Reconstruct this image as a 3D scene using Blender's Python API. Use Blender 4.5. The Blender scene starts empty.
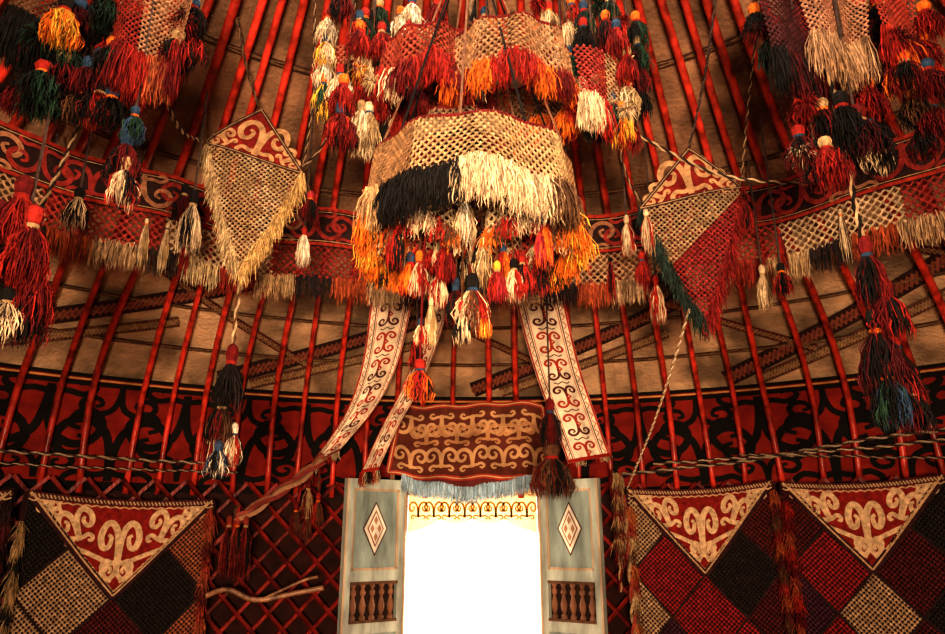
import bpy, math, random
from math import sin, cos, pi, radians, atan2, sqrt
random.seed(7)
sc = bpy.context.scene
# ------------------------------------------------------------------ colours
RED=(.31,.022,.014); POLE=(.40,.036,.020); CREAM=(.58,.43,.27); TAN=(.36,.24,.12); BLACK=(.011,.009,.008)
ORANGE=(.62,.15,.018); YELLOW=(.62,.34,.05); DRED=(.14,.010,.010); MAROON=(.08,.010,.012); GREEN=(.02,.05,.03)
BLUE=(.03,.06,.11); BROWN=(.12,.055,.028); WHITE=(.70,.60,.46); PINK=(.38,.035,.045); LBLUE=(.38,.52,.62)
def jit(c,a=.18):
    k=1+random.uniform(-a,a); return (c[0]*k,c[1]*k,c[2]*k)
# ------------------------------------------------------------------ materials
def mat(name, rough=.9, nscale=30, var=.5, bump=.3, bscale=200, stretch=(1,1,1), spec=.3, transl=0, lo=.3, hi=.7):
    m=bpy.data.materials.new(name); m.use_nodes=True; nt=m.node_tree; N=nt.nodes; L=nt.links
    b=N['Principled BSDF']; b.inputs['Roughness'].default_value=rough
    b.inputs['Specular IOR Level'].default_value=spec
    at=N.new('ShaderNodeAttribute'); at.attribute_name='Col'
    tc=N.new('ShaderNodeTexCoord'); mp=N.new('ShaderNodeMapping'); mp.inputs['Scale'].default_value=stretch
    L.new(tc.outputs['Object'],mp.inputs['Vector'])
    no=N.new('ShaderNodeTexNoise'); no.inputs['Scale'].default_value=nscale; no.inputs['Detail'].default_value=6
    L.new(mp.outputs[0],no.inputs['Vector'])
    mr=N.new('ShaderNodeMapRange'); mr.inputs['From Min'].default_value=lo; mr.inputs['From Max'].default_value=hi
    mr.inputs['To Min'].default_value=1-var; mr.inputs['To Max'].default_value=1+var*.6
    L.new(no.outputs['Fac'],mr.inputs['Value'])
    vm=N.new('ShaderNodeVectorMath'); vm.operation='SCALE'
    L.new(at.outputs['Color'],vm.inputs[0]); L.new(mr.outputs[0],vm.inputs['Scale'])
    L.new(vm.outputs[0],b.inputs['Base Color'])
    n2=N.new('ShaderNodeTexNoise'); n2.inputs['Scale'].default_value=bscale; L.new(mp.outputs[0],n2.inputs['Vector'])
    bp=N.new('ShaderNodeBump'); bp.inputs['Strength'].default_value=bump; bp.inputs['Distance'].default_value=.01
    L.new(n2.outputs['Fac'],bp.inputs['Height']); L.new(bp.outputs[0],b.inputs['Normal'])
    if transl:
        tr=N.new('ShaderNodeBsdfTranslucent'); L.new(vm.outputs[0],tr.inputs['Color'])
        mx=N.new('ShaderNodeMixShader'); mx.inputs[0].default_value=transl
        L.new(b.outputs[0],mx.inputs[1]); L.new(tr.outputs[0],mx.inputs[2]); L.new(mx.outputs[0],N['Material Output'].inputs['Surface'])
    return m
M_WOOL=mat('wool_yarn',.9,40,.45,.5,250)
M_FELT=mat('felt_applique',.95,9,.4,.6,180)
M_ROOF=mat('roof_felt',.95,3.4,.62,1.0,50,lo=.36,hi=.66)
M_POLE=mat('painted_wood',.40,16,.62,.3,60,stretch=(1,1,.5),spec=.5,lo=.35,hi=.62)
M_DOOR=mat('weathered_door_paint',.6,12,.5,.4,70,stretch=(1,1,.25))
M_ROPE=mat('rope_fibre',.9,60,.3,.5,300)
M_GROUND=mat('sandy_ground',.95,3,.2,.3,20)
M_LACE=mat('lace_cloth',.9,60,.2,.2,200,transl=.14)
# ------------------------------------------------------------------ mesh builder
class MB:
    def __init__(s): s.v=[]; s.f=[]; s.c=[]; s.m=[]
    def V(s,p): s.v.append((p[0],p[1],p[2])); return len(s.v)-1
    def F(s,idx,col,m=0): s.f.append(idx); s.c.append(col); s.m.append(m)
    def quadpts(s,ps,col,m=0): s.F([s.V(p) for p in ps],col,m)
    def build(s,name,mats,smooth=False,parent=None):
        me=bpy.data.meshes.new(name); me.from_pydata(s.v,[],s.f)
        for m in mats: me.materials.append(m)
        ca=me.color_attributes.new('Col','FLOAT_COLOR','CORNER')
        buf=[]
        for f,c in zip(s.f,s.c):
            buf.extend((c[0],c[1],c[2],1.0)*len(f))
        ca.data.foreach_set('color',buf)
        me.polygons.foreach_set('material_index',s.m)
        me.polygons.foreach_set('use_smooth',[smooth]*len(s.f))
        me.update()
        ob=bpy.data.objects.new(name,me); sc.collection.objects.link(ob)
        if parent: ob.parent=parent
        return ob
    def box(s,T,a,b,col,m=0):
        x0,y0,z0=a; x1,y1,z1=b
        P=[T(x,y,z) for z in (z0,z1) for (x,y) in ((x0,y0),(x1,y0),(x1,y1),(x0,y1))]
        i=[s.V(p) for p in P]
        for q in ((0,3,2,1),(4,5,6,7),(0,1,5,4),(1,2,6,5),(2,3,7,6),(3,0,4,7)):
            s.F([i[k] for k in q],col,m)
    def tube(s,pts,rad,sides,col,m=0,cap=True):
        n=len(pts); rings=[]; prev=None
        for i in range(n):
            a=pts[max(0,i-1)]; b=pts[min(n-1,i+1)]
            t=[b[k]-a[k] for k in range(3)]; l=sqrt(sum(q*q for q in t)) or 1e-6; t=[q/l for q in t]
            if prev is None:
                r=(1,0,0) if abs(t[0])<.8 else (0,1,0)
            else: r=prev
            d=sum(r[k]*t[k] for k in range(3)); nn=[r[k]-d*t[k] for k in range(3)]
            l=sqrt(sum(q*q for q in nn)) or 1e-6; nn=[q/l for q in nn]; prev=nn
            bb=[t[1]*nn[2]-t[2]*nn[1],t[2]*nn[0]-t[0]*nn[2],t[0]*nn[1]-t[1]*nn[0]]
            rr=rad[i] if isinstance(rad,(list,tuple)) else rad
            rings.append([s.V([pts[i][k]+rr*(cos(2*pi*j/sides)*nn[k]+sin(2*pi*j/sides)*bb[k]) for k in range(3)]) for j in range(sides)])
        for i in range(n-1):
            c=col(i) if callable(col) else col
            for j in range(sides):
                k=(j+1)%sides
                s.F([rings[i][j],rings[i][k],rings[i+1][k],rings[i+1][j]],c,m)
        if cap:
            c=col(0) if callable(col) else col
            s.F(rings[0][::-1],c,m); s.F(rings[-1],c,m)
    def strand(s,pts,r,col,m=0):
        rings=[]; n=len(pts); a0=random.uniform(0,6.28)
        for i,p in enumerate(pts[:-1]):
            rr=r*(1-.2*i/n)
            rings.append([s.V((p[0]+rr*cos(a0+j*2.094),p[1]+rr*sin(a0+j*2.094),p[2])) for j in range(3)])
        e=s.V(pts[-1])
        for i in range(len(rings)-1):
            for j in range(3):
                k=(j+1)%3; s.F([rings[i][j],rings[i][k],rings[i+1][k],rings[i+1][j]],col,m)
        for j in range(3): s.F([rings[-1][j],rings[-1][(j+1)%3],e],col,m)
    def lathe(s,cx,cy,prof,sides,col,m=0):
        s.tube([(cx,cy,z) for r,z in prof],[r for r,z in prof],sides,col,m)

def catmull(P,n):
    out=[]; L=len(P)
    for i in range(L-1):
        p0=P[max(0,i-1)];p1=P[i];p2=P[i+1];p3=P[min(L-1,i+2)]
        for j in range(n):
            t=j/n
            out.append(tuple(.5*((2*b)+(-a+c)*t+(2*a-5*b+4*c-d)*t*t+(-a+3*b-3*c+d)*t**3) for a,b,c,d in zip(p0,p1,p2,p3)))
    out.append(tuple(P[-1])); return out

def ribbon2(mb,F,pts,w,col,off=.005,taper=False,m=0):
    n=len(pts); L=[];R=[]
    for i in range(n):
        a=pts[max(0,i-1)];b=pts[min(n-1,i+1)]
        dx=b[0]-a[0];dy=b[1]-a[1];l=sqrt(dx*dx+dy*dy) or 1e-6
        ww=w*(1-.5*max(0,(i/(n-1)-.6)/.4)) if taper else w
        nx=-dy/l*ww/2;ny=dx/l*ww/2
        L.append(mb.V(F(pts[i][0]+nx,pts[i][1]+ny,off)));R.append(mb.V(F(pts[i][0]-nx,pts[i][1]-ny,off)))
    for i in range(n-1): mb.F([L[i],R[i],R[i+1],L[i+1]],col,m)

HORN=catmull([(0,0),(.02,.35),(.10,.66),(.30,.82),(.50,.76),(.60,.55),(.50,.36),(.33,.38),(.27,.54),(.38,.60)],4)
HOOK=catmull([(0.0,.12),(.16,.08),(.34,.12),(.46,.02),(.38,-.08),(.28,-.02)],3)
def horn(mb,F,cx,cy,sx,sy,ang,w,col,off=.005,m=0,sides=(1,-1),hook=True):
    ca,sa=cos(ang),sin(ang)
    for sg in sides:
        for S in ((HORN,HOOK) if hook else (HORN,)):
            pts=[(cx+ca*sg*x*sx-sa*y*sy, cy+sa*sg*x*sx+ca*y*sy) for x,y in S]
            ribbon2(mb,F,pts,w*(1 if S is HORN else .75),col,off,True,m)

def fillquad(mb,F,A,B,C,D,nu,nv,col,off=0,m=0):
    idx=[]
    for j in range(nv+1):
        t=j/nv; row=[]
        for i in range(nu+1):
            q=i/nu
            x=(A[0]*(1-q)+B[0]*q)*(1-t)+(D[0]*(1-q)+C[0]*q)*t
            y=(A[1]*(1-q)+B[1]*q)*(1-t)+(D[1]*(1-q)+C[1]*q)*t
            row.append(mb.V(F(x,y,off)))
        idx.append(row)
    for j in range(nv):
        for i in range(nu):
            c=col(j/nv,i/nu) if callable(col) else col
            mb.F([idx[j][i],idx[j][i+1],idx[j+1][i+1],idx[j+1][i]],c,m)

def net2(mb,F,inside,col,u0,u1,v0,v1,a,b,w,h=.006,m=0,knot=True):
    ni=int((u1-u0)/a)+1; nj=int((v1-v0)/b)+1
    for i in range(ni):
        for j in range(nj+1):
            if (i+j)%2: continue
            x=u0+i*a; y=v0+j*b
            for dj in (1,-1):
                x2=x+a;y2=y+dj*b; mx=(x+x2)/2;my=(y+y2)/2
                if my<v0 or my>v1 or not inside(mx,my): continue
                c=jit(col(mx,my),.3)
                l=sqrt(a*a+b*b); nx=-dj*b/l*w/2; ny=a/l*w/2
                i0=mb.V(F(x+nx,y+ny,0));i1=mb.V(F(x,y,h));i2=mb.V(F(x-nx,y-ny,0))
                j0=mb.V(F(x2+nx,y2+ny,0));j1=mb.V(F(x2,y2,h));j2=mb.V(F(x2-nx,y2-ny,0))
                mb.F([i0,i1,j1,j0],c,m);mb.F([i1,i2,j2,j1],c,m)
            if knot and inside(x,y) and v0<=y<=v1:
                c=jit(col(x,y),.2); k=w*.9
                mb.quadpts([F(x-k,y,h),F(x,y-k,h),F(x+k,y,h),F(x,y+k,h)],c,m)

def fringe(mb,pts,length,colfn,per=3,r=.002,spread=.012,m=0):
    for i,p in enumerate(pts):
        for k in range(per):
            L=length*random.uniform(.6,1.15)
            dx,dy=random.gauss(0,spread),random.gauss(0,spread)
            q=(p[0]+random.gauss(0,spread*.4),p[1]+random.gauss(0,spread*.4),p[2]+random.uniform(-.004,.012))
            mb.strand([q,(q[0]+dx*.7,q[1]+dy*.7,q[2]-L*.5),(q[0]+dx*.8+random.gauss(0,.004),q[1]+dy,q[2]-L*.85),(q[0]+dx*.9+random.gauss(0,.003),q[1]+dy*.9,q[2]-L)],r*random.uniform(.7,1.2),jit(colfn(i),.45),m)

def tassel(mb,x,y,z,L,R,cols,head=None,n=60,r=.0018,m=0):
    n=int(n*2.5)
    head=head or cols[0]
    hr=R*.42; hl=min(L*.28,R*1.5)
    mb.lathe(x,y,[(hr*.25,z),(hr*.8,z-hl*.15),(hr,z-hl*.45),(hr*.85,z-hl*.75),(hr*.6,z-hl)],8,lambda i:jit(head,.2),m)
    mb.lathe(x,y,[(hr*.68,z-hl*.78),(hr*.85,z-hl*.9),(hr*.68,z-hl*1.05)],8,random.choice([TAN,ORANGE,RED,BLUE]),m)
    for i in range(n):
        a=random.uniform(0,6.283); q=sqrt(random.random())
        rr=R*q; c=cols[int(a/6.284*len(cols)*2)%len(cols)] if random.random()<.7 else random.choice(cols); ll=(L-hl)*random.uniform(.62,1.03)
        z0=z-hl*.92; ca,sa=cos(a),sin(a)
        w1,w2=random.gauss(0,R*.10),random.gauss(0,R*.10)
        mb.strand([(x+ca*hr*.55*q,y+sa*hr*.55*q,z0),(x+ca*rr*.75+w1,y+sa*rr*.75+w2,z0-ll*.35),(x+ca*rr-w1,y+sa*rr-w2,z0-ll*.75),(x+ca*rr*.95,y+sa*rr*.95,z0-ll)],r*random.uniform(.8,1.3),jit(c,.45),m)

def pompon(mb,x,y,z,R,cols,n=50,r=.0018,m=0):
    for i in range(int(n*2.5)):
        a=random.uniform(0,6.283); e=math.asin(random.uniform(-1,.7)); L=R*random.uniform(.75,1.1)
        d=(cos(a)*cos(e),sin(a)*cos(e),sin(e))
        mb.strand([(x+d[0]*R*.1,y+d[1]*R*.1,z+d[2]*R*.1),(x+d[0]*L*.7,y+d[1]*L*.7,z+d[2]*L*.7),(x+d[0]*L,y+d[1]*L,z+d[2]*L-R*.35)],r,jit(random.choice(cols),.45),m)

def rope(mb,pts,r,c1,c2,m=0,sag=0):
    P=pts if len(pts)>2 else [pts[0],tuple((pts[0][k]+pts[1][k])/2-(sag if k==2 else 0) for k in range(3)),pts[1]]
    P=catmull(P,14)
    L=[0]
    for i in range(1,len(P)): L.append(L[-1]+math.dist(P[i],P[i-1]))
    n=max(8,int(L[-1]/ (r*1.3))); n=min(n,420)
    Q=[];j=0
    for i in range(n+1):
        t=L[-1]*i/n
        while j<len(L)-2 and L[j+1]<t: j+=1
        f=(t-L[j])/max(1e-6,L[j+1]-L[j]); Q.append(tuple(P[j][k]+(P[j+1][k]-P[j][k])*f for k in range(3)))
    for ph,c in ((0,c1),(pi,c2)):
        S=[]
        for i,q in enumerate(Q):
            a=Q[max(0,i-1)];b=Q[min(n,i+1)]; t=[b[k]-a[k] for k in range(3)]; l=sqrt(sum(z*z for z in t)) or 1; t=[z/l for z in t]
            rf=(0,0,1) if abs(t[2])<.8 else (0,1,0)
            d=sum(rf[k]*t[k] for k in range(3)); nn=[rf[k]-d*t[k] for k in range(3)]; l=sqrt(sum(z*z for z in nn)); nn=[z/l for z in nn]
            bb=[t[1]*nn[2]-t[2]*nn[1],t[2]*nn[0]-t[0]*nn[2],t[0]*nn[1]-t[1]*nn[0]]
            th=ph+i*.75
            S.append([q[k]+r*.55*(cos(th)*nn[k]+sin(th)*bb[k]) for k in range(3)])
        mb.tube(S,r*.62,4,c,m,cap=False)

# ------------------------------------------------------------------ yurt profile
PROF=catmull([(3.85,1.40),(3.84,1.68),(3.76,1.98),(3.52,2.24),(3.22,2.44),(2.9,2.61),(2.4,2.86),(1.5,3.40),(.72,3.86)],8)
SL=[0]
for i in range(1,len(PROF)): SL.append(SL[-1]+math.dist(PROF[i],PROF[i-1]))
def prof(s):
    s=max(0,min(SL[-1]-1e-6,s)); j=0
    while SL[j+1]<s: j+=1
    f=(s-SL[j])/(SL[j+1]-SL[j]); a,b=PROF[j],PROF[j+1]
    t=(b[0]-a[0],b[1]-a[1]); l=math.hypot(*t)
    return a[0]+t[0]*f,a[1]+t[1]*f,-t[1]/l,t[0]/l
def zroof(r):
    for i in range(len(PROF)-1):
        if PROF[i][0]>=r>=PROF[i+1][0]:
            f=(PROF[i][0]-r)/(PROF[i][0]-PROF[i+1][0]+1e-9); return PROF[i][1]+f*(PROF[i+1][1]-PROF[i][1])
    return 3.86
RW=3.85
def Froof(u,s,off):
    r,z,nr,nz=prof(s); r+=nr*off; z+=nz*off; ph=u/RW
    return (r*sin(ph),r*cos(ph),z)
CIRC=2*pi*RW
STOT=SL[-1]
mb=MB(); nu,ns=120,36
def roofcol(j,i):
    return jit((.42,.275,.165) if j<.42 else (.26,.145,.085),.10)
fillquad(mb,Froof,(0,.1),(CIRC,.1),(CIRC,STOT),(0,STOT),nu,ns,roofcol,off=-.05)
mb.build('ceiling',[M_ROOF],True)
mb=MB(); dh=.51
def Fwall(u,v,off): 
    ph=u/RW; r=RW+.06-off; return (r*sin(ph),r*cos(ph),v)
fillquad(mb,Fwall,(dh,1.62),(CIRC-dh,1.62),(CIRC-dh,0),(dh,0),110,6,(.040,.013,.010))
fillquad(mb,Fwall,(-dh,1.62),(dh,1.62),(dh,1.56),(-dh,1.56),10,1,(.040,.013,.010))
mb.build('wall_round',[M_FELT],True)
# red felt band with black scroll work
mb=MB()
s0,s1=.09,.72
fillquad(mb,Froof,(0,s0),(CIRC,s0),(CIRC,s1),(0,s1),150,6,lambda a,b:jit((.24,.020,.013),.08),off=-.03)
n=64; st=CIRC/n
for k in range(n):
    u=k*st
    if k%2==0:
        horn(mb,Froof,u,s0+.04,st*1.35,.42,0,.046,BLACK,off=-.024)
        horn(mb,Froof,u,s1-.05,st*.9,.20,pi,.034,BLACK,off=-.022,hook=False)
    else:
        horn(mb,Froof,u,s1-.06,st*1.35,.40,pi,.046,BLACK,off=-.023)
        horn(mb,Froof,u,s0+.05,st*.8,.17,0,.032,BLACK,off=-.021,hook=False)
for sv,c,w in ((s0+.012,BLACK,.05),(s1-.01,(.55,.28,.10),.012),(s1-.035,BLACK,.03),(s1+.015,BLACK,.025)):
    ribbon2(mb,Froof,[(CIRC*i/150,sv) for i in range(151)],w,c,-.020)
mb.build('scrollwork_felt_band',[M_FELT])
# woven straps over roof felt
mb=MB()
def strap(u0,s0_,u1,s1_,w,c1,c2):
    n=60
    P=[(u0+(u1-u0)*i/n,s0_+(s1_-s0_)*i/n) for i in range(n+1)]
    ribbon2(mb,Froof,P,w,c1,-.024); 
    for i in range(0,n,1):
        ribbon2(mb,Froof,[P[i],((P[i][0]+P[i+1][0])/2,(P[i][1]+P[i+1][1])/2+w*.28),P[i+1]],w*.18,c2,-.020)
        ribbon2(mb,Froof,[P[i],((P[i][0]+P[i+1][0])/2,(P[i][1]+P[i+1][1])/2-w*.28),P[i+1]],w*.18,c2,-.020)
for k in range(14):
    u=CIRC*k/14
    strap(u,.8,u+1.9,1.62,.12,(.035,.014,.012),(.22,.07,.04))
    strap(u+.9,1.75,u+2.3,.95,.06,(.10,.02,.015),(.26,.16,.08))
    strap(u+.2,.78,u+1.4,1.2,.08,(.12,.05,.03),(.30,.19,.10))
for sv in (1.0,1.32,2.3,2.9):
    strap(0,sv,CIRC,sv,.03,(.07,.03,.02),(.2,.12,.06))
mb.build('woven_roof_strap',[M_WOOL])
# poles
mb=MB(); NP=116
for k in range(NP):
    ph=2*pi*(k+.5)/NP+random.gauss(0,.004); P=[]; R=[]
    dphi=random.gauss(0,.005); rs=random.uniform(.9,1.12)
    for i in range(24):
        s=.06+(STOT-.06)*i/23
        r,z,nr,nz=prof(s); r+=nr*.012;z+=nz*.012
        a=ph+dphi*sin(i*.35)
        P.append((r*sin(a),r*cos(a),z)); R.append((.0180-.001*i/23)*rs)
    mb.tube(P,R,8,jit(POLE,.35))
mb.build('roof_poles',[M_POLE],True)
# lattice wall
mb=MB(); NL=132
def latok(ph): 
    ph=(ph+pi)%(2*pi)-pi
    return abs(ph*RW)>.54
for d in (1,-1):
    for k in range(NL):
        a0=2*pi*k/NL
        prevs=[]
        for i in range(9):
            z=1.54*i/8; a=a0+d*(z*.95)/RW
            r=3.80+(.014 if d>0 else 0.0)
            if latok(a): prevs.append((r*sin(a),r*cos(a),z))
            else:
                if len(prevs)>1: mb.tube(prevs,.0145,4,jit((.19,.018,.013),.25))
                prevs=[]
        if len(prevs)>1: mb.tube(prevs,.0145,4,jit((.19,.018,.013),.25))
mb.build('lattice_wall',[M_POLE])
def ringrope(mb,zs,p0,p1,r,c1,c2,rad=3.735,n=24):
    P=[]
    for i in range(n+1):
        t=i/n; a=radians(p0+(p1-p0)*t); q=t*(len(zs)-1); j=min(int(q),len(zs)-2); z=zs[j]+(zs[j+1]-zs[j])*(q-j)
        P.append((rad*sin(a),rad*cos(a),z+random.uniform(-.004,.004)))
    rope(mb,P,r,c1,c2)
for zs,p0,p1,r in (([1.64,1.655,1.66,1.66],-23,-62,.010),([1.60,1.59,1.63],-23,-62,.006),([1.60,1.66,1.76,1.78,1.80],15,62,.011),([1.66,1.69,1.72,1.70],18,60,.009),([1.70,1.62,1.60],26,60,.006)):
    mb=MB(); ringrope(mb,zs,p0,p1,r,jit((.40,.30,.20)),(.06,.035,.03)); mb.build('lashing_rope',[M_ROPE])
# crown
mb=MB()
C=[(.74*sin(2*pi*i/48),.74*cos(2*pi*i/48),3.88) for i in range(49)]
mb.tube(C,.05,8,POLE)
for k in range(-2,3):
    for ax in (0,1):
        P=[]
        for i in range(13):
            t=-1+2*i/12; h=sqrt(max(0,.72**2-(k*.14)**2)); x,y=k*.14,t*h
            z=3.9+.20*(1-t*t)
            P.append((x,y,z) if ax==0 else (y,x,z))
        mb.tube(P,.014,5,POLE)
mb.build('yurt_crown_ring',[M_POLE],True)
# floor
mb=MB()
n=96
ctr=mb.V((0,0,0)); rr=[.5,1,1.5,2,2.5,3,3.5,3.9]; rows=[]
for r in rr: rows.append([mb.V((r*sin(2*pi*i/n),r*cos(2*pi*i/n),0)) for i in range(n)])
for i in range(n): mb.F([ctr,rows[0][i],rows[0][(i+1)%n]],(.5,.32,.2))
for j in range(len(rr)-1):
    for i in range(n): mb.F([rows[j][i],rows[j+1][i],rows[j+1][(i+1)%n],rows[j][(i+1)%n]],jit((.55,.36,.22) if (j+(i//6))%2 else (.5,.14,.08),.2))
mb.build('floor',[M_FELT])
mb=MB(); mb.quadpts([(-60,-60,-.03),(60,-60,-.03),(60,60,-.03),(-60,60,-.03)],(.72,.64,.52)); mb.build('ground',[M_GROUND])

# ------------------------------------------------------------------ hanging woven ring
RR=2.35
mb=MB()
def Fring(u,v,off):
    ph=u/RR; r=RR-off+.012*sin(ph*23)+.02*(2.6-v)*sin(ph*57); return (r*sin(ph),r*cos(ph),v+.012*sin(ph*17))
CR=2*pi*RR; zt,zb,zn=2.80,2.59,2.43
fillquad(mb,Fring,(0,zt),(CR,zt),(CR,zb),(0,zb),200,2,lambda a,b:jit((.030,.012,.011),.1))
n=74; st=CR/n
for k in range(n):
    c=jit((.24,.028,.020) if k%3 else (.32,.15,.08),.15)
    horn(mb,Fring,k*st,zb+.03 if k%2 else zt-.03,st*1.0,.165,0 if k%2 else pi,.021,c,off=.006)
for v,c,w in ((zt-.008,(.3,.03,.015),.018),(zt-.026,TAN,.004),(zb+.012,(.3,.03,.015),.016),(zb+.028,(.4,.25,.12),.004)):
    ribbon2(mb,Fring,[(CR*i/200,v) for i in range(201)],w,c,.007)
ncols=[(.34,.07,.045),(.42,.26,.15),(.30,.04,.03),(.46,.33,.20),(.24,.03,.025),(.38,.14,.07)]
def rcol(u,v): return ncols[int(u/CR*30)%6]
net2(mb,Fring,lambda u,v:True,rcol,0,CR,zn,zb,.0175,.0178,.0085)
fc=[(.26,.03,.02),(.46,.31,.17),(.03,.02,.02),(.35,.08,.03),(.42,.28,.16),(.04,.025,.02),(.50,.38,.22)]
N=1700
fringe(mb,[Fring(CR*i/N,zn+.004,0) for i in range(N)],.125,lambda i:fc[int(i/N*84)%7],per=5,r=.0024,spread=.012)
for i in range(170):
    u=CR*i/170
    p=Fring(u,zb-.01,.02)
    if random.random()<.22:
        tassel(mb,p[0],p[1],p[2]-.02,.26,.022,random.choice([[CREAM,BROWN],[RED,DRED],[BLACK,RED],[CREAM,TAN]]),n=20)
mb.build('tasselled_ring_band',[M_WOOL])

# ------------------------------------------------------------------ hanging net pennants
def pennant(y,apex,left,right,bottom,netcol,fcol,feltc=(.19,.014,.010),scroll=(.44,.26,.13)):
    mb=MB()
    def F(u,v,off): 
        return (u, y-off+.03*sin(u*9+v*3)+(v-2.4)*.06, v)
    fillquad(mb,F,apex,apex,right,left,8,8,feltc,0)
    tilt=atan2(right[1]-left[1],right[0]-left[0])
    mx,mz=(left[0]+right[0])/2,(left[1]+right[1])/2
    horn(mb,F,mx,mz+.012,.17,.20,tilt,.026,scroll)
    for sg in (-1,1):
        horn(mb,F,mx+sg*.11,mz+.022+sg*.11*math.tan(tilt),.085,.09,tilt-sg*.9,.018,scroll)
    for a,b in ((apex,left),(apex,right),(left,right)):
        ribbon2(mb,F,[(a[0]+(b[0]-a[0])*i/6,a[1]+(b[1]-a[1])*i/6) for i in range(7)],.016,(.05,.02,.02),.006)
        ribbon2(mb,F,[(a[0]+(b[0]-a[0])*i/6,a[1]+(b[1]-a[1])*i/6) for i in range(7)],.004,TAN,.008)
    e=lambda t:min(1,max(0,t))**.8
    def ins(u,v):
        if v<bottom[1]: return False
        f=(u-left[0])/(right[0]-left[0]); top=left[1]+(right[1]-left[1])*f
        if v>top: return False
        tl=(v-bottom[1])/(left[1]-bottom[1]); tr=(v-bottom[1])/(right[1]-bottom[1])
        return bottom[0]+(left[0]-bottom[0])*e(tl)<=u<=bottom[0]+(right[0]-bottom[0])*e(tr)
    net2(mb,F,ins,netcol,left[0],right[0],bottom[1],max(left[1],right[1]),.0120,.0120,.0068,.005)
    for a in (left,right):
        P=[]
        for i in range(110):
            t=i/109
            P.append(F(bottom[0]+(a[0]-bottom[0])*e(1-t),bottom[1]+(a[1]-bottom[1])*(1-t),.0))
        fringe(mb,P,.085,lambda i:fcol(a is right,i/110),per=5,r=.0022,spread=.015)
    return mb
mb=pennant(1.7,(-.954,3.07),(-1.166,2.87),(-.744,2.748),(-.945,2.27),
    lambda u,v: (.36,.24,.13) if (int((u+v)*9)+int((u-v+9)*5))%3 else (.44,.32,.19), lambda r,t:(.55,.36,.15) if r else (.50,.36,.2))
rope(mb,[(-.95,1.70,2.26),(-.955,1.70,2.05),(-.95,1.70,1.90)],.009,(.45,.33,.2),BROWN)
rope(mb,[(-.954,1.70,3.06),(-.97,1.55,3.16),(-.975,1.4,zroof(1.70))],.006,(.2,.12,.07),(.08,.05,.04))
tassel(mb,-.95,1.69,1.96,.30,.062,[BLACK,BLACK,(.03,.02,.02)],head=DRED,n=90)
tassel(mb,-.965,1.68,1.76,.22,.055,[BLACK,DRED,BROWN],n=80)
tassel(mb,-.915,1.70,1.65,.18,.038,[WHITE,CREAM,RED],n=50)
tassel(mb,-1.0,1.70,1.68,.21,.042,[RED,DRED,CREAM],n=50)
tassel(mb,-.955,1.66,1.58,.15,.045,[BLUE,BLACK,WHITE],n=50)
mb.build('net_pennant',[M_WOOL])
mb=pennant(1.7,(.938,2.836),(.719,2.573),(1.147,2.65),(.94,2.06),
    lambda u,v:(.26,.03,.03) if u-v>-1.48 else (.34,.23,.13), lambda r,t:(.22,.018,.015) if r else (.03,.05,.04))
rope(mb,[(.938,1.70,2.83),(.955,1.45,3.05),(.965,1.2,zroof(1.55))],.006,(.1,.06,.05),(.05,.03,.03))
rope(mb,[(1.147,1.7,2.66),(1.13,1.5,2.9),(1.12,1.2,zroof(1.65))],.005,TAN,(.05,.03,.03))
tassel(mb,.73,1.69,2.55,.22,.028,[CREAM,RED],n=36)
tassel(mb,.70,1.70,2.36,.16,.034,[RED,DRED],n=40)
tassel(mb,1.15,1.69,2.62,.2,.03,[BLACK,RED],n=40)
mb.build('net_pennant',[M_WOOL])

# ------------------------------------------------------------------ central tiered ornament
mb=MB()
def sgn(ph): return (ph+pi)%(2*pi)-pi     # 0 = side facing yurt centre
def hoop(cx,cy,R,zt,zn,fl,ncol,fcol,a=.0100,w=.0054,flare=.12,scal=.02,dens=360,per=5,arc=lambda p:True,r=.0020,sf=2.5):
    C=2*pi*R
    def F(u,v,off):
        ph=u/R; t=(zt-v); r=R+off+flare*t+.010*sin(ph*9)
        vv=v-(t/(zt-zn+1e-6))*scal*abs(sin(ph*sf))
        return (cx+r*sin(ph),cy-r*cos(ph),vv)
    k=int(C/a)//2*2; a=C/k
    net2(mb,F,lambda u,v:arc(sgn(u/R)),lambda u,v:ncol(sgn(u/R),v),0,C-a*.5,zn,zt,a,a,w,.005)
    N=int(dens*C)
    for i in range(N):
        p=2*pi*i/N
        if arc(sgn(p)): fringe(mb,[F(C*i/N,zn,0)],fl,lambda q:fcol(sgn(p)),per=per,r=r,spread=.016)
    mb.tube([F(C*i/48,zt,0) for i in range(49)],.006,6,DRED)
# main front tier
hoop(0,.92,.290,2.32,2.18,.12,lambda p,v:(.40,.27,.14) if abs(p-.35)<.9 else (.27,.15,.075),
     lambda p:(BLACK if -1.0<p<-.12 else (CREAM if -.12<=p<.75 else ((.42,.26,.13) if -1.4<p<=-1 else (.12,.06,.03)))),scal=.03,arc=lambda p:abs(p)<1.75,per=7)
hoop(0,.95,.23,2.30,2.16,.10,lambda p,v:(.30,.07,.045),lambda p:[CREAM,RED,BLACK][int(abs(p)*3)%3],scal=.03,arc=lambda p:abs(p)>1.7)
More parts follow.
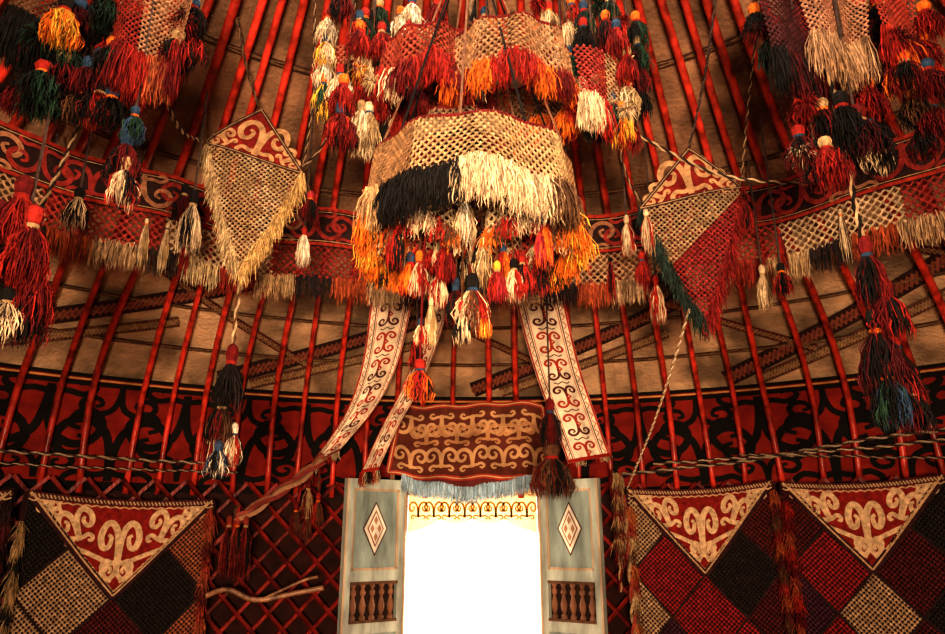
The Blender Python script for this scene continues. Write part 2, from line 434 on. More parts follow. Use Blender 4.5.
# side orange tiers
hoop(0,.93,.31,2.165,2.11,.095,lambda p,v:(.42,.12,.06),lambda p:ORANGE if (int(abs(p)*6)%3) else YELLOW,scal=.03,arc=lambda p:1.15<abs(p)<2.1)
hoop(0,.95,.29,2.20,2.10,.085,lambda p,v:(.42,.30,.17) if int(abs(p)*4)%2 else (.36,.06,.04),lambda p:[ORANGE,RED,CREAM,BLACK][int(abs(p)*4)%4],scal=.04,arc=lambda p:abs(p)>1.9)
for hx,c0,c1 in ((-.15,(.42,.30,.17),(.36,.05,.035)),(.15,(.36,.05,.035),(.42,.30,.17))):
    hoop(hx,.92,.095,2.225,2.115,.060,lambda p,v:c0 if p>0 else c1,lambda p:[CREAM,RED,BROWN,ORANGE][int(abs(p)*3.2)%4],scal=.035,sf=1.5,per=4)
# upper tiers
hoop(.12,.95,.185,2.75,2.62,.100,lambda p,v:(.34,.19,.10),lambda p:[RED,ORANGE,DRED,ORANGE][int(abs(p)*3)%4],scal=.05)
hoop(-.13,1.0,.16,2.78,2.68,.11,lambda p,v:(.28,.055,.03),lambda p:[RED,DRED,CREAM][int(abs(p)*3)%3],scal=.05)
hoop(-.04,1.02,.15,2.50,2.41,.08,lambda p,v:(.25,.16,.10),lambda p:[BLACK,RED,BROWN][int(abs(p)*2)%3],scal=.02)
for k in range(4):
    a=k*pi/4
    for z,R,cx in ((2.32,.29,0),(2.75,.185,.12),(2.165,.31,0)):
        mb.tube([(cx+R*cos(a),.93+R*sin(a),z),(cx-R*cos(a),.93-R*sin(a),z)],.007,5,BROWN)
for k in range(10):
    a=k*pi/5+.2
    mb.tube([(.29*cos(a),.92+.29*sin(a),2.32),(.05*cos(a),.92+.05*sin(a),3.1)],.0035,4,(.25,.12,.07) if k%2 else BLACK)
rope(mb,[(0,.92,2.0),(0,.92,2.3),(0,.9,3.0),(0,.66,3.88)],.010,(.3,.2,.12),BLACK)
for (dx,dy,z,L,R,cols,h) in [(-.02,-.07,2.21,.18,.032,[CREAM,WHITE,TAN],CREAM),(.03,.02,2.12,.22,.04,[CREAM,TAN,BROWN],BLACK),(-.08,0,2.10,.17,.03,[RED,DRED],RED),
        (.09,0,2.08,.16,.03,[RED,ORANGE],BLUE),(0,0,1.97,.20,.056,[CREAM,BROWN,RED],BLACK),(.15,.05,2.06,.16,.03,[BLACK,RED],RED),(-.16,.04,2.06,.16,.03,[CREAM,RED],ORANGE),
        (-.05,.06,1.98,.16,.035,[BLACK,DRED],BLUE),(.07,-.05,1.99,.13,.028,[RED,PINK],YELLOW),(.2,-.1,2.12,.18,.028,[PINK,ORANGE],BLUE),(-.22,-.08,2.12,.18,.028,[RED,BLACK],CREAM),
        (-.03,-.02,1.88,.14,.025,[BLACK,CREAM],RED),(.035,.0,1.87,.10,.02,[YELLOW,ORANGE],RED),(.0,.1,2.05,.18,.03,[BROWN,BLACK],RED),
        (-.10,.05,2.02,.15,.03,[RED,CREAM],DRED),(.12,-.02,2.01,.14,.03,[CREAM,RED],BLACK),(.04,.05,2.03,.16,.04,[BLACK,BROWN],RED),(-.19,.08,2.07,.15,.035,[ORANGE,RED],BLUE),(.2,.08,2.07,.15,.035,[RED,BLACK],ORANGE)]:
    mb.tube([(dx,.92+dy,z),(dx*.9,.92+dy*.9,z+.2)],.003,4,BROWN)
    tassel(mb,dx,.92+dy,z,L,R,cols,head=h,n=60)
for k in range(34):
    a=k*2*pi/34
    if -.5<sin(a)<.75:
        c=random.choice([[ORANGE,YELLOW],[RED,PINK],[YELLOW,CREAM],[ORANGE,RED],[CREAM,WHITE]])
        pompon(mb,.315*cos(a),.93+.315*sin(a),2.09+random.uniform(-.03,.03),.032,c,n=30)
mb.tube([(-.13,.86,2.2),(-.142,.88,1.95),(-.146,.9,1.70)],.0035,5,DRED)
tassel(mb,-.146,.9,1.71,.13,.042,[ORANGE,RED,BLACK],head=RED,n=80)
tassel(mb,-.146,.9,1.83,.09,.02,[CREAM,RED],head=BLUE,n=30)
tassel(mb,-.12,.93,1.90,.16,.02,[CREAM,TAN],head=CREAM,n=30)
mb.build('tiered_tassel_chandelier',[M_WOOL])

# ------------------------------------------------------------------ tassel clusters
def column(mb,x,y,z0,z1,R,pal,heads=(BLUE,RED,ORANGE,TAN),dens=1.0,step=.085):
    z=z0
    mb.tube([(x,y,z0),(x,y,z1+.1)],.004,4,BROWN)
    while z>z1+.1:
        cols=random.choice(pal); ang=random.uniform(0,6.28); o=R*.6
        if random.random()<.45: pompon(mb,x+o*cos(ang),y+o*sin(ang),z-.03,R*.8,random.choice(pal),n=int(50*dens))
        tassel(mb,x+o*cos(ang+2),y+o*sin(ang+2),z,.16,R*.8,cols,head=random.choice(heads),n=int(55*dens))
        z-=step*random.uniform(.7,1.2)
    tassel(mb,x,y,z1+.17,.17,R*.8,random.choice(pal),n=int(60*dens))
def netcloth(mb,x,y,z0,z1,w,col,fcol,fl=.1,ang=0,taper=.25):
    ca,sa=cos(ang),sin(ang)
    def F(u,v,off): 
        t=(z0-v)/(z0-z1)
        k=1-taper*t
        return (x+ca*u*k-sa*(.03*sin(u*22)+off*-1),y+sa*u*k+(.03*sin(u*22)-off)*ca,v)
    net2(mb,F,lambda u,v:abs(u)<=w/2 and v>=z1-.001+abs(u)*.3,col,-w/2,w/2,z1,z0,.0105,.0105,.0056,.005)
    fringe(mb,[F(-w/2+w*i/90,z1+abs(-w/2+w*i/90)*.3,0) for i in range(91)],fl,lambda i:fcol(int(i*.66)),per=6,r=.0020,spread=.014)
def hangcord(mb,x,y,z,c=(.08,.05,.04)):
    r=sqrt(x*x+y*y); mb.tube([(x,y,z),(x,y,zroof(r)-.02)],.005,5,c)
P_HOT=[[RED,DRED],[ORANGE,YELLOW],[CREAM,WHITE],[RED,DRED],[BLACK,GREEN],[TAN,CREAM],[DRED,RED],[BROWN,RED],[BLACK,DRED],[CREAM,TAN]]
P_DARK=[[BLACK,DRED],[RED,DRED],[BLACK,GREEN],[DRED,MAROON],[BLACK,BLACK],[BLACK,RED],[BROWN,BLACK]]
P_MIX=P_DARK+[[RED,ORANGE],[CREAM,TAN]]
mb=MB(); column(mb,-.40,.92,3.0,2.36,.055,P_HOT); column(mb,-.46,.98,2.95,2.50,.05,[[YELLOW,CREAM],[CREAM,WHITE],[YELLOW,GREEN],[RED,DRED]]); column(mb,-.33,.95,3.0,2.40,.05,P_HOT)
column(mb,-.27,1.0,3.0,2.66,.045,P_HOT)
netcloth(mb,-.36,1.0,2.8,2.52,.18,lambda u,v:(.3,.10,.06),lambda i:[RED,CREAM,BLACK][i//20%3],.12)
hangcord(mb,-.40,.92,2.9);hangcord(mb,-.46,.98,2.9);hangcord(mb,-.33,.95,2.9); mb.build('tassel_garland',[M_WOOL])
mb=MB(); column(mb,.47,.92,3.0,2.38,.05,P_HOT); column(mb,.40,.97,3.0,2.42,.05,[[RED,DRED],[BLACK,GREEN],[ORANGE,RED],[BLACK,BLACK]]); column(mb,.53,1.0,2.95,2.60,.05,P_DARK+[[ORANGE,RED]])
netcloth(mb,.42,.90,2.72,2.52,.2,lambda u,v:(.4,.26,.15) if u>0 else (.32,.05,.04),lambda i:[CREAM,RED,BLACK][i//20%3],.12)
hangcord(mb,.47,.92,2.9);hangcord(mb,.40,.97,2.9);hangcord(mb,.53,1.0,2.9); mb.build('tassel_garland',[M_WOOL])
for gx,gz in ((-.12,2.66),(-.21,2.58),(.05,2.74),(.24,2.72),(.33,2.62)):
    mb=MB(); column(mb,gx,1.05,3.05,gz,.05,P_HOT); hangcord(mb,gx,1.05,3.0); mb.build('tassel_garland',[M_WOOL])
# far upper left cluster
mb=MB()
column(mb,-1.36,.92,2.95,2.47,.085,P_DARK+[[BLACK,GREEN],[BLACK,BLACK]],dens=1.4); tassel(mb,-1.30,.85,2.89,.20,.06,[ORANGE,YELLOW],head=BLACK,n=110)
column(mb,-1.46,.98,2.98,2.55,.08,P_DARK,dens=1.4)
netcloth(mb,-1.42,.9,2.98,2.84,.2,lambda u,v:BROWN,lambda i:BLACK,.2)
hangcord(mb,-1.36,.92,2.9);mb.build('tassel_bundle',[M_WOOL])
mb=MB(); column(mb,-1.19,.93,2.95,2.46,.07,P_MIX,dens=1.4); column(mb,-1.25,.97,2.95,2.50,.06,P_MIX,dens=1.3); column(mb,-1.13,.99,2.95,2.55,.06,P_DARK,dens=1.2); hangcord(mb,-1.19,.93,2.9); mb.build('tassel_bundle',[M_WOOL])
mb=MB(); netcloth(mb,-1.05,.9,2.98,2.70,.26,lambda u,v:(.24,.028,.02) if u<-.02 else (.34,.18,.10),lambda i:[DRED,RED,(.36,.10,.04),DRED][i//16%4],.16)
column(mb,-.98,.98,2.98,2.70,.07,P_DARK,dens=1.2)
tassel(mb,-1.05,.9,2.52,.14,.035,[BLUE,GREEN],head=BLUE,n=60)
tassel(mb,-1.06,.9,2.44,.22,.055,[BLACK,DRED],head=BLUE,n=90); tassel(mb,-1.04,.88,2.33,.18,.048,[RED,CREAM,BLACK],head=TAN,n=80)
hangcord(mb,-1.05,.9,2.45); mb.build('tassel_bundle',[M_WOOL])
mb=MB()
for dx,z,L,c in ((-.02,2.28,.28,[DRED,RED]),(.03,2.18,.28,[RED,DRED]),(-.05,2.10,.26,[BLACK,DRED]),(.03,1.98,.24,[DRED,BLACK]),(-.04,1.95,.2,[BLACK,GREEN]),(.04,2.05,.26,[RED,DRED]),(-.08,2.2,.3,[DRED,BLACK]),(.0,1.92,.18,[BLACK,CREAM])):
    tassel(mb,-1.33+dx,.92+random.uniform(-.03,.03),z,L,.065,c,n=100)
hangcord(mb,-1.33,.92,2.0);mb.build('long_tassel',[M_WOOL])
mb=MB(); tassel(mb,-1.15,1.62,2.60,.30,.05,[CREAM,BLACK,CREAM],head=BLACK,n=80); tassel(mb,-1.2,1.64,2.64,.2,.04,[BLACK,DRED],n=50); hangcord(mb,-1.15,1.62,2.6); mb.build('hanging_tassel',[M_WOOL])
mb=MB(); tassel(mb,-.73,1.8,2.52,.20,.03,[CREAM,WHITE],head=RED,n=50);hangcord(mb,-.73,1.8,2.5); tassel(mb,-.71,1.78,2.68,.16,.04,[DRED,BLACK],head=PINK,n=60); mb.build('hanging_tassel',[M_WOOL])
# upper right cluster
mb=MB(); netcloth(mb,1.05,.92,2.98,2.70,.22,lambda u,v:(.08,.025,.03),lambda i:[BLACK,MAROON][i//15%2],.16)
column(mb,1.01,1.0,3.0,2.72,.06,P_DARK); column(mb,1.06,.92,2.62,2.24,.065,[[RED,DRED],[BLACK,DRED],[DRED,CREAM]]);hangcord(mb,1.06,.92,2.9); mb.build('tassel_bundle',[M_WOOL])
mb=MB(); netcloth(mb,1.20,.92,2.98,2.76,.25,lambda u,v:(.40,.21,.13),lambda i:(.42,.26,.15),.16)
tassel(mb,1.19,.9,2.52,.22,.085,[BLACK,MAROON,BLACK],head=DRED,n=150);tassel(mb,1.11,.92,2.44,.22,.055,[RED,DRED],n=90); tassel(mb,1.24,.92,2.44,.15,.06,[CREAM,BLACK,BLACK],n=90);tassel(mb,1.14,.88,2.56,.22,.06,[BLACK,BLACK],n=90)
column(mb,1.3,1.0,2.75,2.4,.07,P_DARK,dens=1.2)
hangcord(mb,1.19,.9,2.45); hangcord(mb,1.21,.92,2.8); mb.build('tassel_bundle',[M_WOOL])
mb=MB(); netcloth(mb,1.40,.92,2.98,2.78,.18,lambda u,v:(.36,.06,.04),lambda i:[RED,ORANGE,DRED][i//20%3],.15)
column(mb,1.36,.92,2.8,2.56,.06,[[RED,DRED],[BLACK,DRED],[DRED,ORANGE]]); column(mb,1.47,.95,2.95,2.42,.07,P_DARK,dens=1.3);column(mb,1.36,1.0,3.0,2.6,.06,P_DARK);hangcord(mb,1.38,.92,2.7);hangcord(mb,1.47,.95,2.9); mb.build('tassel_bundle',[M_WOOL])
# right long tassel
mb=MB()
rope(mb,[(1.14,.92,zroof(1.47)-.02),(1.145,.91,2.3),(1.15,.9,2.02)],.009,(.45,.3,.17),BLACK)
tassel(mb,1.15,.9,2.08,.24,.048,[BLACK,DRED],head=DRED,n=90)
tassel(mb,1.17,.88,1.94,.20,.055,[DRED,BLACK,RED],n=90)
tassel(mb,1.14,.9,1.86,.28,.06,[BLACK,MAROON],n=120)
tassel(mb,1.19,.92,1.82,.30,.06,[RED,BLACK,DRED,BLACK],n=120)
tassel(mb,1.135,.88,1.70,.20,.055,[GREEN,BLACK,BLUE,BLACK],head=DRED,n=120)
tassel(mb,1.19,.88,1.64,.15,.045,[DRED,BLACK],n=80)
mb.build('long_tassel',[M_WOOL])
mb=MB(); 
tassel(mb,.40,2.6,1.91,.28,.06,[BLACK,DRED,(.03,.02,.02)],head=DRED,n=90); tassel(mb,.40,2.6,1.68,.29,.11,[DRED,BROWN,BLACK,BROWN],head=BROWN,n=160,r=.003)
hangcord(mb,.40,2.6,1.9); mb.build('hanging_tassel',[M_WOOL])
for (x,y,z,L,R,c) in ((.82,1.95,2.35,.24,.035,[RED,CREAM]),(1.28,1.9,2.38,.22,.035,[CREAM,TAN]),(1.27,1.7,2.31,.16,.04,[BLACK,RED]),(-.24,1.9,2.08,.2,.03,[RED,BLACK]),(.33,1.2,2.3,.2,.035,[RED,ORANGE]),(-1.75,1.6,2.5,.25,.05,[CREAM,BLACK]),(.66,1.75,2.55,.2,.03,[CREAM,RED]),(-1.55,1.5,2.55,.2,.05,[BLACK,CREAM])):
    mb=MB(); tassel(mb,x,y,z,L,R,c,n=60); hangcord(mb,x,y,z); mb.build('hanging_tassel',[M_WOOL])
TC=(.42,.30,.18); DB=(.04,.022,.016)
for pts,r,a,b in (([(.60,1.28,2.66),(.9,1.3,2.50),(1.23,1.3,2.46)],.007,TC,DB),([(1.23,1.3,2.46),(1.35,1.2,2.60),(1.5,1.05,3.15)],.007,TC,DB),
     ([(.60,1.28,2.66),(.55,1.2,2.9),(.5,1.1,3.5)],.007,TC,DB),
     ([(.87,1.68,2.10),(.92,2.5,1.80),(.965,3.5,1.50)],.006,WHITE,TAN),
     ([(-1.05,.98,2.70),(-1.12,1.35,2.72),(-1.166,1.7,2.87)],.007,TC,DB),
     ([(-1.33,1.2,zroof(1.8)),(-1.42,1.2,2.6),(-1.52,1.2,2.22)],.007,TC,DB),
     ([(-.73,1.7,2.75),(-.6,1.6,2.9),(-.45,1.3,zroof(1.4))],.006,(.3,.2,.12),DB),
     ([(-.73,1.7,2.76),(-.66,1.5,3.0),(-.62,1.2,zroof(1.35)-.02)],.005,(.3,.2,.12),DB),
     ([(.72,1.7,2.58),(.62,1.6,2.75),(.45,1.3,zroof(1.4))],.006,(.3,.2,.12),DB)):
    mb=MB(); rope(mb,pts,r,a,b); mb.build('hanging_rope',[M_ROPE])

# ------------------------------------------------------------------ embroidered drapes
def drape(path,hw,hw2,skew,fr=None,fold=.02):
    mb=MB(); P=catmull(path,10); n=len(P)-1
    Ls=[0]
    for i in range(1,n+1): Ls.append(Ls[-1]+math.dist(P[i],P[i-1]))
    LT=Ls[-1]
    def F(u,v,off):
        t=max(0,min(LT-1e-5,v)); j=0
        while Ls[j+1]<t: j+=1
        f=(t-Ls[j])/(Ls[j+1]-Ls[j]); p=[P[j][k]+(P[j+1][k]-P[j][k])*f for k in range(3)]
        q=t/LT; h=hw*(1-q)+hw2*q
        un=u/.13
        return (p[0]+un*h*cos(skew), p[1]-off-fold*cos(un*5)+un*h*.15, p[2]+un*h*sin(skew)*q)
    W=.13
    fillquad(mb,F,(-W,0),(W,0),(W,LT),(-W,LT),10,24,lambda a,b:jit((.88,.76,.58),.05))
    for u,c,w in ((-W*.95,(.45,.05,.03),.010),(W*.95,(.45,.05,.03),.010),(-W*.70,(.10,.04,.03),.006),(W*.70,(.10,.04,.03),.006),(-W*.62,(.5,.10,.05),.004),(W*.62,(.5,.10,.05),.004)):
        ribbon2(mb,F,[(u,LT*i/30) for i in range(31)],w,c,.005)
    k=0; v=.05
    while v<LT-.10:
        c=((.42,.05,.03),(.12,.03,.02),(.45,.06,.04))[k%3]
        horn(mb,F,0,v+.08,.10,-.085,0,.014,c,.008,hook=False); horn(mb,F,0,v+.08,.10,.085,0,.014,(.12,.03,.03) if k%2 else (.42,.05,.03),.008,hook=False)
        ribbon2(mb,F,[(0,v+.06),(.022,v+.08),(0,v+.10)],.012,(.45,.06,.03),.009)
        for sg in (-1,1):
            ribbon2(mb,F,[(sg*.045,v+.172),(sg*.025,v+.185),(0,v+.172)],.007,(.12,.04,.03),.008)
            for q in range(3):
                ribbon2(mb,F,[(sg*W*.75,v+q*.062),(sg*W*.87,v+.028+q*.062),(sg*W*.75,v+.05+q*.062)],.005,(.45,.10,.05),.008)
        v+=.195;k+=1
    ribbon2(mb,F,[(-W,LT-.012),(0,LT-.012),(W,LT-.012)],.024,RED,.009)
    if fr: fringe(mb,[F(-W+2*W*i/60,LT,0) for i in range(61)],fr,lambda i:[RED,CREAM,BLACK][i//12%3],per=4)
    return mb
mb=drape([(-.44,2.78,2.74),(-.475,2.9,2.52),(-.57,3.2,2.22),(-.71,3.40,1.97),(-.95,3.52,1.68)],.145,.115,.55,fr=.05)
mb.build('embroidered_drape',[M_FELT])
mb=drape([(.36,2.78,2.74),(.40,2.9,2.52),(.52,3.2,2.2),(.62,3.36,1.97),(.74,3.50,1.68)],.15,.14,.18,fr=.03)
mb.build('embroidered_drape',[M_FELT])
mb=drape([(-.17,2.76,2.66),(-.22,2.93,2.42),(-.37,3.22,2.10),(-.51,3.38,1.88),(-.64,3.44,1.60)],.06,.055,.2,fr=.08)
mb.build('embroidered_strap',[M_FELT])
# ------------------------------------------------------------------ pelmet above door
mb=MB()
def Fp(u,v,off): return (u,3.58-off+.022*sin(u*14)-(v-1.8)*.02,v+.012*sin(u*7)+.008*sin(u*23))
A,B,Cc,D=(-.46,2.04),(.46,2.04),(.50,1.56),(-.54,1.60)
fillquad(mb,Fp,A,B,Cc,D,20,6,lambda a,b:jit((.13,.035,.022),.1))
fillquad(mb,Fp,(-.46,1.61),(.0,1.58),(.05,1.47),(.0,1.48),8,4,(.16,.035,.03)); fillquad(mb,Fp,(.0,1.58),(.49,1.58),(.46,1.51),(.05,1.47),8,4,(.16,.035,.03))
for r_,v0,sy in ((0,1.64,.15),(1,1.98,-.15),(2,1.80,.13)):
    for k in range(5 if r_!=2 else 6):
        u=-.40+k*.20+(.0 if r_!=2 else -.1)
        if u>.45 or u<-.45: continue
        horn(mb,Fp,u,v0,.165,sy,0,.023,(.52,.31,.16) if r_!=2 else (.44,.23,.11),.006)
for a,b in ((A,B),(B,Cc),(Cc,D),(D,A)):
    L=[(a[0]+(b[0]-a[0])*i/20,a[1]+(b[1]-a[1])*i/20) for i in range(21)]
    ribbon2(mb,Fp,L,.03,(.36,.05,.03),.008); ribbon2(mb,Fp,L,.007,(.55,.38,.2),.010)
N=150
def edge(t): return (-.45+.92*t, 1.585-.075*(1-abs(2*t-1)))
fringe(mb,[Fp(edge(i/N)[0],edge(i/N)[1],.012) for i in range(N+1)],.10,lambda i:LBLUE if i%9 else (.5,.6,.62),per=6,r=.0025,spread=.009)
mb.build('embroidered_pelmet',[M_FELT])
mb=MB()
def Fl(u,v,off): return (u,3.83-off,v)
nn=64
for i in range(nn):
    u0=-.425+.85*i/nn;u1=-.425+.85*(i+1)/nn
    sc_=lambda u:1.325-.03*abs(sin((u+.425)/.85*pi*4))-.09*abs(u/.425)**4
    mb.quadpts([Fl(u0,1.535,0),Fl(u1,1.535,0),Fl(u1,sc_(u1),0),Fl(u0,sc_(u0),0)],(.84,.66,.38))
for k in range(8):
    horn(mb,Fl,-.36+k*.103,1.335,.10,.12,0,.013,(.50,.24,.03),.004)
    horn(mb,Fl,-.36+k*.103,1.53,.07,-.06,0,.008,(.50,.24,.03),.004)
mb.build('lace_valance',[M_LACE])
# ------------------------------------------------------------------ door
I=lambda x,y,z:(x,y,z)
WD=(.22,.11,.06); LEAF=(.42,.47,.42); LEAF2=(.27,.34,.32); TRIM=(.48,.36,.25)
mb=MB()
for sg in (-1,1):
    mb.box(I,(.43 if sg>0 else -.51,3.70,0),(.51 if sg>0 else -.43,3.92,1.62),WD)
mb.box(I,(-.54,3.70,1.545),(.54,3.92,1.63),WD); mb.box(I,(-.43,3.72,-.02),(.43,3.90,.09),WD)
mb.build('trim_door_frame',[M_DOOR])
def leaf(hx,hy,ex,ey):
    mb=MB(); W=math.hypot(ex-hx,ey-hy); dx,dy=(ex-hx)/W,(ey-hy)/W
    nx,ny=(dy,-dx)
    if ny>0: nx,ny=-nx,-ny
    def T(x,y,z): return (hx+dx*x+nx*y,hy+dy*x+ny*y,z)
    z0,z1=.10,1.565; th=.022
    st=.05
    for a,b,c in (((0,-th,z0),(st,th,z1),LEAF),((W-st,-th,z0),(W,th,z1),LEAF),
        ((st,-th,z1-.06),(W-st,th,z1),LEAF),((st,-th,.955),(W-st,th,1.02),LEAF),((st,-th,.665),(W-st,th,.725),LEAF),((st,-th,z0),(W-st,th,z0+.08),LEAF),
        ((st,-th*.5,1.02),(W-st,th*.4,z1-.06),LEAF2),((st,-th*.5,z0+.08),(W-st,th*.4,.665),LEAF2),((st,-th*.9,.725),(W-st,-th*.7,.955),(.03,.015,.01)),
        ((0,th,z0),(.012,th+.006,z1),TRIM),((W-.012,th,z0),(W,th+.006,z1),TRIM),
        ((st,th*.4,1.02),(st+.012,th*.9,z1-.06),TRIM),((W-st-.012,th*.4,1.02),(W-st,th*.9,z1-.06),TRIM),
        ((st,th*.4,1.02),(W-st,th*.9,1.034),TRIM),((st,th*.4,z1-.074),(W-st,th*.9,z1-.06),TRIM),
        ((st,th,.94),(W-st,th+.008,.957),(.12,.06,.03)),((st,th,.725),(W-st,th+.008,.74),(.12,.06,.03)),
        ((W*.3,th*.4,.19),(W*.36,th*.9,.64),TRIM),((W*.62,th*.4,.19),(W*.68,th*.9,.64),TRIM)):
        mb.box(T,a,b,c)
    def diam(cx,cz,w,h,y,c):
        mb.quadpts([T(cx-w,y,cz),T(cx,y,cz-h),T(cx+w,y,cz),T(cx,y,cz+h)],c)
    cz=1.265; cx=W/2; y=th*.4
    diam(cx,cz,.086,.165,y+.002,(.10,.05,.03)); diam(cx,cz,.076,.148,y+.004,(.85,.80,.68))
    diam(cx,cz,.056,.112,y+.006,(.30,.09,.05)); diam(cx,cz,.048,.096,y+.008,(.85,.8,.68))
    for (ddx,ddz) in ((-.024,0),(.024,0),(0,.05),(0,-.05)): diam(cx+ddx,cz+ddz,.014,.028,y+.010,(.45,.25,.15))
    nb=5
    for k in range(nb):
        x=st+(W-2*st)*(k+.5)/nb; p=T(x,0,0)
        pr=[(.010,.725),(.020,.74),(.020,.755),(.010,.768),(.018,.79),(.022,.82),(.014,.85),(.009,.87),(.018,.885),(.018,.90),(.010,.915),(.018,.935),(.012,.955)]
        mb.lathe(p[0],p[1],pr,8,(.24,.12,.07))
    return mb
leaf(-.44,3.69,-.785,3.46).build('door_1',[M_DOOR]); leaf(.44,3.69,.785,3.46).build('door_2',[M_DOOR])

# ------------------------------------------------------------------ wall hangings
RH=3.68
KEYS={(0,-1):0,(1,-1):1,(2,0):2,(3,0):3,(2,-1):4,(1,-2):5,(3,-1):6,(0,-2):0,(2,-2):7,(3,-2):2,(2,-3):1,(4,-1):3}
def hanging(p0,p1,zt0,zt1,zap,cells,felt=(.23,.016,.012)):
    mb=MB(); a0=radians(p0)*RH; W=radians(p1-p0)*RH; zt=(zt0+zt1)/2; H=zt-zap
    def F(u,v,off):
        ph=(a0+u)/RH; f=u/W; r=RH-off-.014*sin(u*11+v*3)*min(1,max(0,v*3))
        z=zt0+(zt1-zt0)*f-v - .025*sin(pi*f)
        return (r*sin(ph),r*cos(ph),z)
    fillquad(mb,F,(-.02,0),(W+.02,0),(W+.02,1.25),(-.02,1.25),16,12,lambda a,b:jit((.035,.010,.010),.2),-.02)
    S=W/2
    def cell(u,v):
        x=u/S; y=v/H
        i=math.floor(x+y); j=math.floor(x-y)
        return cells[KEYS.get((i,j),(i*3+j*5)%8)]
    net2(mb,F,lambda u,v: not (v< H*(1-abs(u-S)/S)-.01),cell,0,W,0,1.22,.0135,.0135,.0085,.008)
    for k in range(-3,8):
        for sg in (1,-1):
            P=[]
            for i in range(0,61):
                v=1.22*i/60; u=(k+sg*(v/H))*S
                if 0<=u<=W and not (v<H*(1-abs(u-S)/S)-.02): P.append((u,v))
            if len(P)>2: ribbon2(mb,F,P,.012,(.03,.014,.014),.012)
    fillquad(mb,F,(0,0),(W,0),(S,H),(S,H),16,12,lambda a,b:jit(felt,.06),.014)
    sc1=(.60,.42,.25)
    o=.018
    horn(mb,F,S,H*.70,W*.17,-H*.56,0,.034,sc1,o)
    horn(mb,F,S,H*.60,W*.11,H*.26,0,.024,sc1,o,hook=False)
    for sg in (-1,1):
        horn(mb,F,S+sg*W*.21,H*.44,W*.15,-H*.38,sg*.35,.030,sc1,o)
        horn(mb,F,S+sg*W*.33,H*.12,W*.09,H*.18,sg*-1.2,.024,sc1,o)
        horn(mb,F,S+sg*W*.39,H*.14,W*.06,-H*.12,sg*1.2,.018,sc1,o)
        ribbon2(mb,F,catmull([(S+sg*W*.02,H*.84),(S+sg*W*.08,H*.76),(S+sg*W*.05,H*.66),(S+sg*W*.16,H*.56),(S+sg*W*.24,H*.50),(S+sg*W*.25,H*.40)],4),.024,sc1,o)
        L=[(S+sg*S*(1-i/40),H*i/40) for i in range(41)]
        ribbon2(mb,F,L,.040,(.045,.014,.014),.020); ribbon2(mb,F,[(S+(u-S)*.985,v*.985) for u,v in L],.009,(.50,.33,.19),.023)
        Z=[(S+(u-S)*(.94+(.015 if i%2 else -.015)),v*.92+.012) for i,(u,v) in enumerate(L)]
        ribbon2(mb,F,Z,.008,(.52,.35,.2),.020)
    L=[(W*i/50,.012) for i in range(51)]
    ribbon2(mb,F,L,.036,(.08,.018,.018),.020)
    for i in range(50):
        u=W*(i+.5)/50; ribbon2(mb,F,[(u-.006,.004),(u+.006,.022)],.008,(.45,.31,.18),.023)
    ribbon2(mb,F,[(W*i/40,.038+(.004 if i%2 else -.004)) for i in range(41)],.008,(.52,.35,.2),.020)
    return mb,F,W,H
def side_fringe(mb,F,u,v0,v1,cols,L=.10):
    N=110
    for i in range(N):
        v=v0+(v1-v0)*i/N; p=F(u,v,.02)
        for k in range(5):
            d=random.gauss(0,.022); q=(p[0]+random.gauss(0,.012),p[1]-random.uniform(0,.03),p[2]); l=L*random.uniform(.5,1.1)
            mb.strand([q,(q[0]+d*.6,q[1]-.01,q[2]-l*.5),(q[0]+d,q[1]-.01,q[2]-l)],.0026,jit(cols[int(i/9)%len(cols)],.4))
CRN=(.44,.30,.18);RN=(.30,.024,.028);MN=(.11,.018,.018);GN=(.025,.022,.018);ON=(.33,.12,.06);PN=(.08,.025,.045)
mb,F,W,H=hanging(-39.8,-25,1.45,1.425,.93,[GN,CRN,GN,ON,MN,CRN,ON,RN])
side_fringe(mb,F,.0,.15,1.1,[(.3,.2,.1),TAN,GN]); side_fringe(mb,F,W,.05,1.1,[(.30,.05,.03),(.34,.09,.04),MN],.08)
mb.build('wall_hanging',[M_WOOL])
mb,F,W,H=hanging(-56,-41,1.46,1.45,.95,[GN,RN,GN,GN,CRN,MN,GN,MN]); side_fringe(mb,F,W,.05,1.1,[(.04,.02,.02),(.1,.02,.02)],.12); mb.build('wall_hanging',[M_WOOL])
mb,F,W,H=hanging(15.5,28.6,1.50,1.53,1.03,[CRN,RN,GN,MN,RN,CRN,RN,PN]); side_fringe(mb,F,.0,.1,1.1,[(.38,.12,.04),(.28,.04,.02),TAN,BROWN],.08)
side_fringe(mb,F,W,.05,.9,[(.32,.08,.03),MN,BROWN,(.26,.025,.02)],.08); mb.build('wall_hanging',[M_WOOL])
mb,F,W,H=hanging(29.5,42,1.52,1.53,1.07,[MN,RN,MN,GN,CRN,PN,MN,RN]); side_fringe(mb,F,.0,.1,1.1,[RED,DRED,(.3,.07,.03)],.07); mb.build('wall_hanging',[M_WOOL])
mb,F,W,H=hanging(43,57,1.53,1.54,1.07,[RN,CRN,MN,GN,RN,MN,PN,CRN]); mb.build('wall_hanging',[M_WOOL])

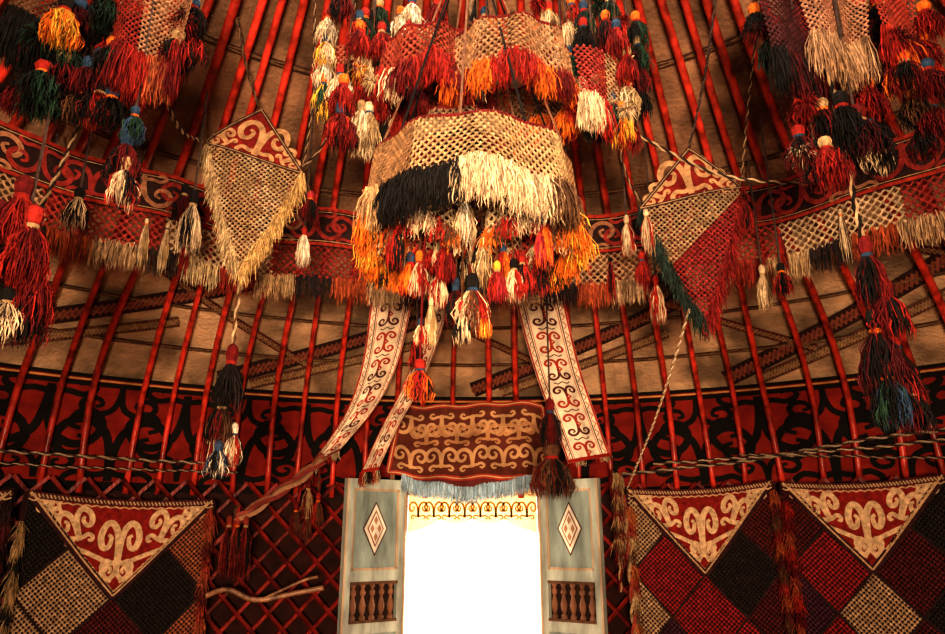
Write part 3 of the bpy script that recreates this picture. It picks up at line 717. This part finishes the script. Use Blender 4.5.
# bits around the lattice to the left of the door
mb=MB()
for k,(c1,c2) in enumerate((((.30,.08,.05),(.25,.10,.06)),((.36,.20,.12),(.20,.04,.03)))):
    rope(mb,[(-.93,3.46-.03*k,1.70-.03*k),(-1.08,3.40-.03*k,1.56-.03*k),(-1.25,3.38-.03*k,1.43-.02*k),(-1.40,3.33,1.33-.03*k)],.028,c1,c2)
mb.build('braided_sash',[M_ROPE])
mb=MB(); rope(mb,[(-1.0,3.46,1.62),(-1.01,3.46,1.40),(-1.0,3.46,1.2)],.010,RED,BROWN); rope(mb,[(-.96,3.46,1.64),(-.95,3.45,1.5),(-.94,3.45,1.38)],.010,DRED,BROWN); rope(mb,[(-1.06,3.45,1.62),(-1.07,3.45,1.45),(-1.07,3.45,1.3)],.010,RED,DRED)
tassel(mb,-1.0,3.40,1.38,.20,.04,[DRED,BROWN],n=40);tassel(mb,-.94,3.40,1.48,.22,.04,[RED,BROWN],n=40);tassel(mb,-1.07,3.40,1.42,.22,.04,[DRED,BROWN],n=40);tassel(mb,-1.0,3.38,1.55,.25,.04,[DRED,TAN],n=40); mb.build('hanging_tassel',[M_WOOL])
mb=MB(); rope(mb,[(-1.40,3.34,1.40),(-1.41,3.34,1.35),(-1.41,3.34,1.2)],.016,RED,BROWN)
for dx in (-.05,0,.05): tassel(mb,-1.39+dx,3.32,1.34,.38,.045,[(.3,.05,.03),DRED,BLACK],n=70)
mb.build('hanging_tassel',[M_WOOL])
mb=MB(); mb.tube(catmull([(-1.50,3.22,.90),(-1.40,3.28,.93),(-1.25,3.34,.87),(-1.05,3.40,.90),(-.88,3.42,.93)],6),.016,6,(.30,.16,.09)); mb.tube(catmull([(-1.2,3.36,.88),(-1.0,3.38,.97),(-.92,3.42,.99)],5),.010,5,(.30,.16,.09)); mb.build('wooden_branch',[M_POLE],True)
mb=MB(); rope(mb,[(.93,3.52,1.60),(.955,3.5,1.0),(.95,3.5,.4)],.02,(.4,.28,.16),(.3,.06,.04)); rope(mb,[(.88,3.52,1.62),(.90,3.5,1.35),(.89,3.5,.9)],.012,TAN,DRED)
side_fringe(mb,lambda u,v,o:(.90,3.5,1.6-v),0,0,.5,[TAN,BROWN,DRED],.1); mb.build('hanging_cord_fringe',[M_WOOL])

# ------------------------------------------------------------------ light
w=bpy.data.worlds.new('sky'); sc.world=w; w.use_nodes=True
bg=w.node_tree.nodes['Background']; bg.inputs[0].default_value=(1,.90,.75,1); bg.inputs[1].default_value=14
def portal(name,loc,rot,sx,sy):
    l=bpy.data.lights.new(name,'AREA'); l.shape='RECTANGLE'; l.size=sx; l.size_y=sy
    o=bpy.data.objects.new(name,l); o.location=loc; o.rotation_euler=rot; sc.collection.objects.link(o)
    l.cycles.is_portal=True
portal('crown_sky_portal',(0,0,4.15),(0,0,0),1.6,1.6)
portal('doorway_portal',(0,3.96,.8),(radians(-90),0,0),1.0,1.6)
l=bpy.data.lights.new('added_fill_light','AREA'); l.energy=125; l.color=(1,.74,.50); l.shape='RECTANGLE'; l.size=1.0; l.size_y=.7; l.spread=radians(100)  # added fill light behind the camera, brightens wall and roof; no lamp stands there
o=bpy.data.objects.new('added_fill_light',l); o.location=(0,-3.0,1.0); o.rotation_euler=(radians(101),0,0); sc.collection.objects.link(o)
# ------------------------------------------------------------------ camera
cam=bpy.data.cameras.new('camera'); cam.sensor_width=36; cam.lens=26.67; cam.clip_start=.02
co=bpy.data.objects.new('camera',cam); co.location=(0,-1.0,1.25); co.rotation_euler=(radians(90+17),0,0); sc.collection.objects.link(co)
sc.camera=co
sc.view_settings.view_transform='Standard'
sc.view_settings.look='High Contrast'
